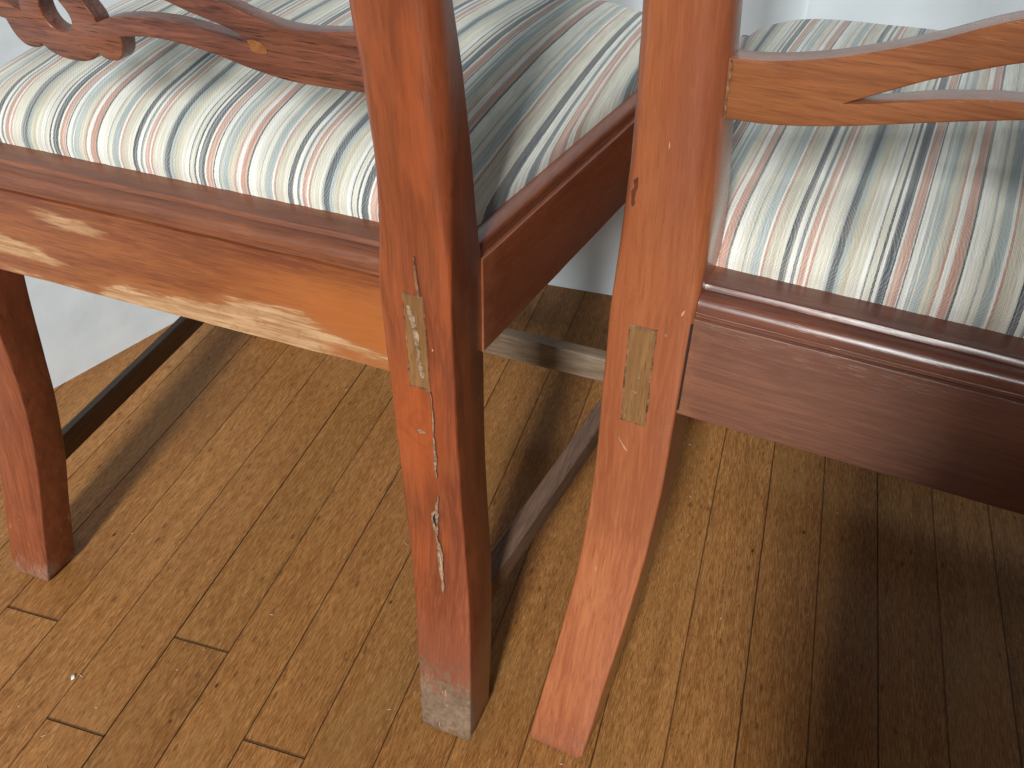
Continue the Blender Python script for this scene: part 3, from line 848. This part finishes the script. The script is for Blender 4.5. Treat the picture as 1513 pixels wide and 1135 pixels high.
# ------------------------------------------------------------------ chairs
def chair(loc, yaw, label, L):
    root = bpy.data.objects.new('dining_chair', None)
    COL.objects.link(root)
    root.empty_display_size = 0.1
    root.location = (*loc, 0); root.rotation_euler = (0, 0, yaw)
    root['label'] = label; root['category'] = 'chair'; root['group'] = 'striped-seat dining chairs by the white wall'
    root['seed'] = 3.0 if L else 11.0
    if L:
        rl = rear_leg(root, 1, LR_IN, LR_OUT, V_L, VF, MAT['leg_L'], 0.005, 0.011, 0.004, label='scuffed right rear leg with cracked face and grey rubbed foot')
        rear_leg(root, -1, LL_IN, LL_OUT, V_L, VF_FAR, MAT['leg_far'], 0.006, 0.006, 0.003)
    else:
        rl = rear_leg(root, -1, RL_IN, RL_OUT, V_R, VF, MAT['leg_R'], 0.013, 0.008, 0.004, label='polished left rear leg curving back to a chipped foot')
        rear_leg(root, 1, RL_IN, RL_OUT, V_R, VF, MAT['leg_R'], 0.013, 0.008)
    rail, mld = (MAT['rail_L'], MAT['mould_L']) if L else (MAT['rail_R'], MAT['mould_R'])
    hw = 0.1775
    rr = sweep_profile('rear_seat_rail', fascia_prof(), (-hw, 0.0006), (hw, 0.0006), rail, root, 30, 0.0005)
    sweep_profile('rail_moulding', mould_prof(0.05), (-hw, 0.0), (hw, 0.0), mld, rr, 30, 0.0004)
    # side rails: direction chosen so that inward is to the left of travel
    for sd in (1, -1):
        a = (sd * U0, V0 - 0.001); b = (sd * side_u(VD), VD)
        p0, p1 = (a, b) if sd > 0 else (b, a)
        m0, m1 = (0, 1.0) if sd > 0 else (1.0, 0)
        side = sweep_profile('side_seat_rail', fascia_prof(), p0, p1, MAT['side'], root, 16, 0.0004, m0, m1)
        sweep_profile('rail_moulding', mould_prof(0.03), p0, p1, MAT['side'], side, 16, 0.0004, m0, m1)
    uf = side_u(VD)
    fr = sweep_profile('front_seat_rail', fascia_prof(), (uf, VD), (-uf, VD), rail, root, 12, 0.0004, 1.0, 1.0)
    sweep_profile('rail_moulding', mould_prof(0.03), (uf, VD), (-uf, VD), mld, fr, 12, 0.0004, 1.0, 1.0)
    for sd in (1, -1):
        c = sd * (uf - 0.0235)
        box_bar('front_leg', (c, VD - 0.0245, 0.001), (c, VD - 0.0245, HB + 0.02), 0.042, 0.042, MAT['leg_far'], root, 0.0015) if False else None
        rings = []
        h = 0.021; b = 0.0015
        for z in (0.001, 0.004, 0.1, 0.2, 0.3, HB + 0.03):
            x0, x1, y0, y1 = c - h, c + h, VD - 0.0245 - h, VD - 0.0245 + h
            rings.append([(x0 + b, y0, z), (x1 - b, y0, z), (x1, y0 + b, z), (x1, y1 - b, z), (x1 - b, y1, z), (x0 + b, y1, z), (x0, y1 - b, z), (x0, y0 + b, z)])
        sharp_edges(from_rings('front_leg', rings, MAT['leg_far'], root), 30)
        # side stretchers
        if sd > 0:
            box_bar('side_stretcher', (0.2145, 0.030, 0.110), (0.2145 + 0.1076 * 0.38, 0.41, 0.110), 0.0168, 0.024, MAT['stretch'], root)
        else:
            box_bar('side_stretcher', (-0.2245, 0.012, 0.110), (-0.2245 - 0.075 * 0.395, 0.41, 0.110), 0.0095, 0.026, MAT['stretch_dark'], root)
    box_bar('cross_stretcher', (-0.238, 0.372, 0.1145), (0.240, 0.372, 0.1145), 0.018, 0.031, MAT['stretch_x'], root, 0.002)
    # back
    outer, holes = slat_outline_L() if L else slat_outline_R()
    sm = MAT['slat_L'] if L else MAT['slat_R']
    sl = slat_mesh('back_slat', densify(outer), [densify(h_) for h_ in holes], 0.0115 if L else 0.0140, sm, root)
    for kz in (0.135, 0.27):
        c = sl.copy(); COL.objects.link(c); c.parent = root
        c.location = (0, RAKE(0.44 + kz), kz)
    crest = sweep_profile('crest_rail', [(0, 0.955), (0.0, 1.01), (0.006, 1.022), (0.014, 1.022), (0.02, 1.01), (0.02, 0.955)], (-0.25, RAKE(1.0)), (0.25, RAKE(1.0)), sm, root, 12)
    cushion(root, MAT['cloth_L'] if L else MAT['cloth_R'], 5.0 if L else 21.0)
    # dark joint lines, tenon ends, cracks
    if L:
        tv = V_L
        sheet_on_leg('tenon_glue', ragged_rect(.1900, .2042, .3385, .4098, -.0005, .0008, 3, 16), tv, MAT['glue'], rl, 0.0004)
        sheet_on_leg('tenon_end', ragged_rect(.1907, .2037, .3400, .4080, -.0002, .0006, 4, 16), tv, MAT['plug'], rl, 0.0006)
        for q in ([(.1935, .402, .0008), (.1950, .395, .0022), (.1963, .388, .0014), (.1975, .380, .0020), (.1972, .372, .0009), (.1988, .366, .0005)],
                  [(.1990, .372, .0004), (.1978, .362, .0012), (.1995, .352, .0018), (.1990, .346, .0006)]):
            sheet_on_leg('torn_fibre', sliver(q), tv, MAT['filler'], rl, 0.0009)
        cr_ = [(.1990, .436, .0002), (.1995, .425, .0007), (.2003, .412, .0009), (.2008, .407, .0003)]
        sheet_on_leg('crack', sliver([(a_ + .0004, b_, c_ + .0004) for a_, b_, c_ in cr_]), tv, MAT['split'], rl, 0.0004)
        sheet_on_leg('crack', sliver(cr_), tv, MAT['glue'], rl, 0.0006)
        for q, mt in (([(.2040, .338, .0002), (.2046, .320, .0004), (.2040, .300, .0003), (.2045, .285, .0010), (.2040, .272, .0008), (.2044, .262, .0002)], 'filler'),
                      ([(.2050, .245, .0002), (.2035, .233, .0008), (.2015, .224, .0030), (.2020, .214, .0018), (.2030, .206, .0006)], 'filler'),
                      ([(.2018, .228, .0002), (.2012, .222, .0009), (.2024, .214, .0004)], 'groove'),
                      ([(.2020, .206, .0003), (.2040, .198, .0011), (.2052, .188, .0016), (.2060, .176, .0013), (.2068, .166, .0014), (.2078, .156, .0009), (.2084, .149, .0002)], 'filler'),
                      ([(.2052, .190, .0002), (.2062, .178, .0005), (.2074, .164, .0003)], 'palechip')):
            r = random.Random(int(q[0][1] * 1e4))
            qq = []
            for i in range(len(q) - 1):
                for t in (0, .33, .66):
                    a_, b_ = q[i], q[i + 1]
                    qq.append((a_[0] * (1 - t) + b_[0] * t + r.uniform(-.00035, .00035), a_[1] * (1 - t) + b_[1] * t, max(.00012, (a_[2] * (1 - t) + b_[2] * t) * r.uniform(.6, 1.4))))
            qq.append(q[-1])
            if mt == 'filler': sheet_on_leg('crack', sliver([(a_ + .0003, b_, c_ + .0005) for a_, b_, c_ in qq]), tv, MAT['split'], rl, 0.0004)
            sheet_on_leg('crack', sliver(qq), tv, MAT[mt], rl, 0.00052 if mt == 'filler' else 0.00064)
        sheet_on_leg('chip', sliver([(.1946, .3030, .0012), (.1952, .3012, .0030), (.1956, .2996, .0014)]), tv, MAT['filler'], rl, 0.0003)
        for u_, z_ in ((.2075, .372), (.2120, .049), (.2165, .036)):
            sheet_on_leg('chip', sliver([(u_, z_ + .0011, .0002), (u_ + .0002, z_, .0005), (u_, z_ - .0009, .0001)]), tv, MAT['palechip'], rl, 0.0004)
        # amber repair plug at the slat's split
        P = [(.1128, .5468), (.1165, .5476), (.1210, .5462), (.1238, .5436), (.1232, .5408), (.1180, .5402), (.1140, .5412), (.1132, .5436)]
        me = bpy.data.meshes.new('repair_patch')
        vs = [(u, RAKE(z) + 0.008 - 0.0003, z) for u, z in P] + [(u, RAKE(z) + 0.008 + 0.002, z) for u, z in P]
        n = len(P)
        me.from_pydata(vs, [], [tuple(range(n)), tuple(range(2 * n - 1, n - 1, -1))] + [(i, n + i, n + (i + 1) % n, (i + 1) % n) for i in range(n)])
        link('repair_patch', me, MAT['amber'], sl)
    else:
        tv = V_R
        sheet_on_leg('tenon_glue', [(-u, z) for u, z in ragged_rect(.1948, .2112, .3305, .4020, .0008, .0006, 13)], tv, MAT['glue'], rl, 0.0004)
        sheet_on_leg('tenon_end', [(-u, z) for u, z in ragged_rect(.1955, .2102, .3312, .4005, .0008, .0005, 14, 14)], tv, MAT['plug'], rl, 0.0006)
        for q in ([(-.2030, .372, .0001), (-.2022, .366, .0004), (-.2034, .361, .0001)], [(-.2060, .358, .0001), (-.2035, .3545, .0004), (-.2020, .3585, .0001)], [(-.2082, .345, .0001), (-.2086, .338, .0003), (-.2084, .334, .0001)]):
            sheet_on_leg('scratch', sliver(q), tv, MAT['filler'], rl, 0.0008)
        sheet_on_leg('chip', sliver([(-.2142, .4955, .0004), (-.2150, .4935, .0012), (-.2146, .490, .0009), (-.2158, .487, .0013), (-.2160, .483, .0008), (-.2158, .4800, .0011), (-.2160, .478, .0003)]), tv, MAT['split'], rl, 0.0003)
        for u_, z_ in ((-.1900, .4010), (-.1960, .4025)):
            sheet_on_leg('chip', [(u_ + .0010 * math.cos(a), z_ + .0009 * math.sin(a)) for a in [i * math.pi / 4 for i in range(8)]], tv, MAT['filler'], rl, 0.0003)
        for q in ([(-.2115, .3150, .0002), (-.2085, .3100, .0004), (-.2060, .3060, .0008), (-.2050, .3050, .0002)],
                  [(-.2175, .1900, .0001), (-.2170, .1870, .0004), (-.2172, .1850, .0001)],
                  [(-.1990, .519, .0001), (-.1988, .517, .0004), (-.1990, .515, .0001)],
                  [(-.1815, .420, .0002), (-.1822, .418, .0007), (-.1828, .416, .0002)]):
            sheet_on_leg('scratch', sliver(q), tv, MAT['palechip'], rl, 0.0004)
        # chipped pale line along the foot's end grain
        # black joint between leg and rail, pale glue beside the slat
        for nm, mt, pts in (('joint_line', 'groove', [(-.1775, .350), (-.1766, .350), (-.1758, .412), (-.1770, .412)]),):
            me = bpy.data.meshes.new(nm)
            vs = [(u, -0.0016, z) for u, z in pts] + [(u, 0.004, z) for u, z in pts]
            me.from_pydata(vs, [], [(0, 1, 2, 3), (7, 6, 5, 4)] + [(i, 4 + i, 4 + (i + 1) % 4, (i + 1) % 4) for i in range(4)])
            link(nm, me, MAT[mt], rr)
        g = []
        for i in range(13):
            z = .5325 + .029 * i / 12
            g.append((-.1757 + random.uniform(-.0004, .0004), z, random.uniform(.0003, .0009)))
        o_ = sliver(g); n = len(o_)
        me = bpy.data.meshes.new('glue_bead')
        me.from_pydata([(u, RAKE(z) + .0072, z) for u, z in o_] + [(u, RAKE(z) + .010, z) for u, z in o_], [], [tuple(range(n))] + [(i, n + i, n + (i + 1) % n, (i + 1) % n) for i in range(n)])
        link('glue_bead', me, MAT['glue'], sl)
    return root

chair((-0.241336, 0.530032), -0.373240, 'scuffed mahogany dining chair with bare wood along its rear rail and grey worn foot', True)
chair((0.259999, 0.352702), -0.435685, 'glossier mahogany dining chair with rear rail painted in purplish shade and honey-brown back slat', False)

# ------------------------------------------------------------------ specks on the floor
def speck(name, x, y, r, mat, seed, **props):
    bm = bmesh.new(); bmesh.ops.create_icosphere(bm, subdivisions=2, radius=r)
    for v in bm.verts:
        k = 1 + 0.5 * noise.noise(v.co * (1.5 / r) + Vector((seed, 0, 0)))
        v.co = Vector((v.co.x * k * 0.8, v.co.y * k * 1.2, v.co.z * k * 0.5 + r * 0.4))
    me = bpy.data.meshes.new(name); bm.to_mesh(me); bm.free()
    o = link(name, me, mat, smooth=True, **props); o.location = (x, y, 0.0002)
    return o
speck('crumb', -0.3790, 0.4720, 0.0021, MAT['crumb'], 1, label='tiny white crumb lying on the floorboards left of the scuffed leg', category='crumb')
bm = bmesh.new()
for k in range(46):
    x, y = random.uniform(-0.5, 0.5), random.uniform(0.38, 1.0)
    L_ = random.uniform(0.0006, 0.0028); a = random.uniform(0, math.pi)
    d_ = Vector((math.cos(a), math.sin(a), 0)) * L_; s_ = Vector((-math.sin(a), math.cos(a), 0)) * random.uniform(0.0002, 0.0004)
    c = Vector((x, y, 0.0006))
    q = [bm.verts.new(c + d_), bm.verts.new(c + s_), bm.verts.new(c - d_), bm.verts.new(c - s_), bm.verts.new(c + Vector((0, 0, 0.0005)))]
    for i in range(4): bm.faces.new((q[i], q[(i + 1) % 4], q[4]))
me = bpy.data.meshes.new('lint'); bm.to_mesh(me); bm.free()
link('lint', me, MAT['lint'], kind='stuff', label='pale flecks of lint and dust scattered over the floorboards', category='lint')

# ------------------------------------------------------------------ unseen cabinet shape added behind the camera to shade the floor's right
def shade_blocker(loc, yaw, W_, D_, H_):
    root = bpy.data.objects.new('shade_blocker', None); COL.objects.link(root)
    root.location = loc; root.rotation_euler = (0, 0, yaw)
    root['label'] = 'low dark box added unseen behind the viewer to shade the right of the floor'; root['category'] = 'shade_blocker'
    def bx(name, x0, x1, y0, y1, z0, z1, par):
        bm = bmesh.new(); bmesh.ops.create_cube(bm, size=1)
        for v in bm.verts: v.co = Vector((x0 if v.co.x < 0 else x1, y0 if v.co.y < 0 else y1, z0 if v.co.z < 0 else z1))
        bmesh.ops.bevel(bm, geom=list(bm.edges), offset=0.003, segments=2, affect='EDGES')
        me = bpy.data.meshes.new(name); bm.to_mesh(me); bm.free()
        return link(name, me, MAT['side'], par)
    bx('blocker_carcass', 0, W_, -D_, 0, 0.06, H_, root)
    bx('blocker_plinth', 0.02, W_ - 0.02, -D_ + 0.02, -0.02, 0.001, 0.058, root)
    bx('blocker_cornice', -0.015, W_ + 0.015, -D_ - 0.015, 0.015, H_ + 0.002, H_ + 0.03, root)
    for k in range(2):
        d_ = bx('blocker_door', 0.01 + k * W_ / 2, W_ / 2 - 0.005 + k * W_ / 2, 0.002, 0.02, 0.08, H_ - 0.02, root)
        bx('blocker_handle', W_ / 2 - 0.035 + k * 0.055, W_ / 2 - 0.02 + k * 0.055, 0.022, 0.04, 0.42, 0.52, d_)
shade_blocker((0.0, -0.20, 0), 0.0, 0.95, 0.3, 0.80)
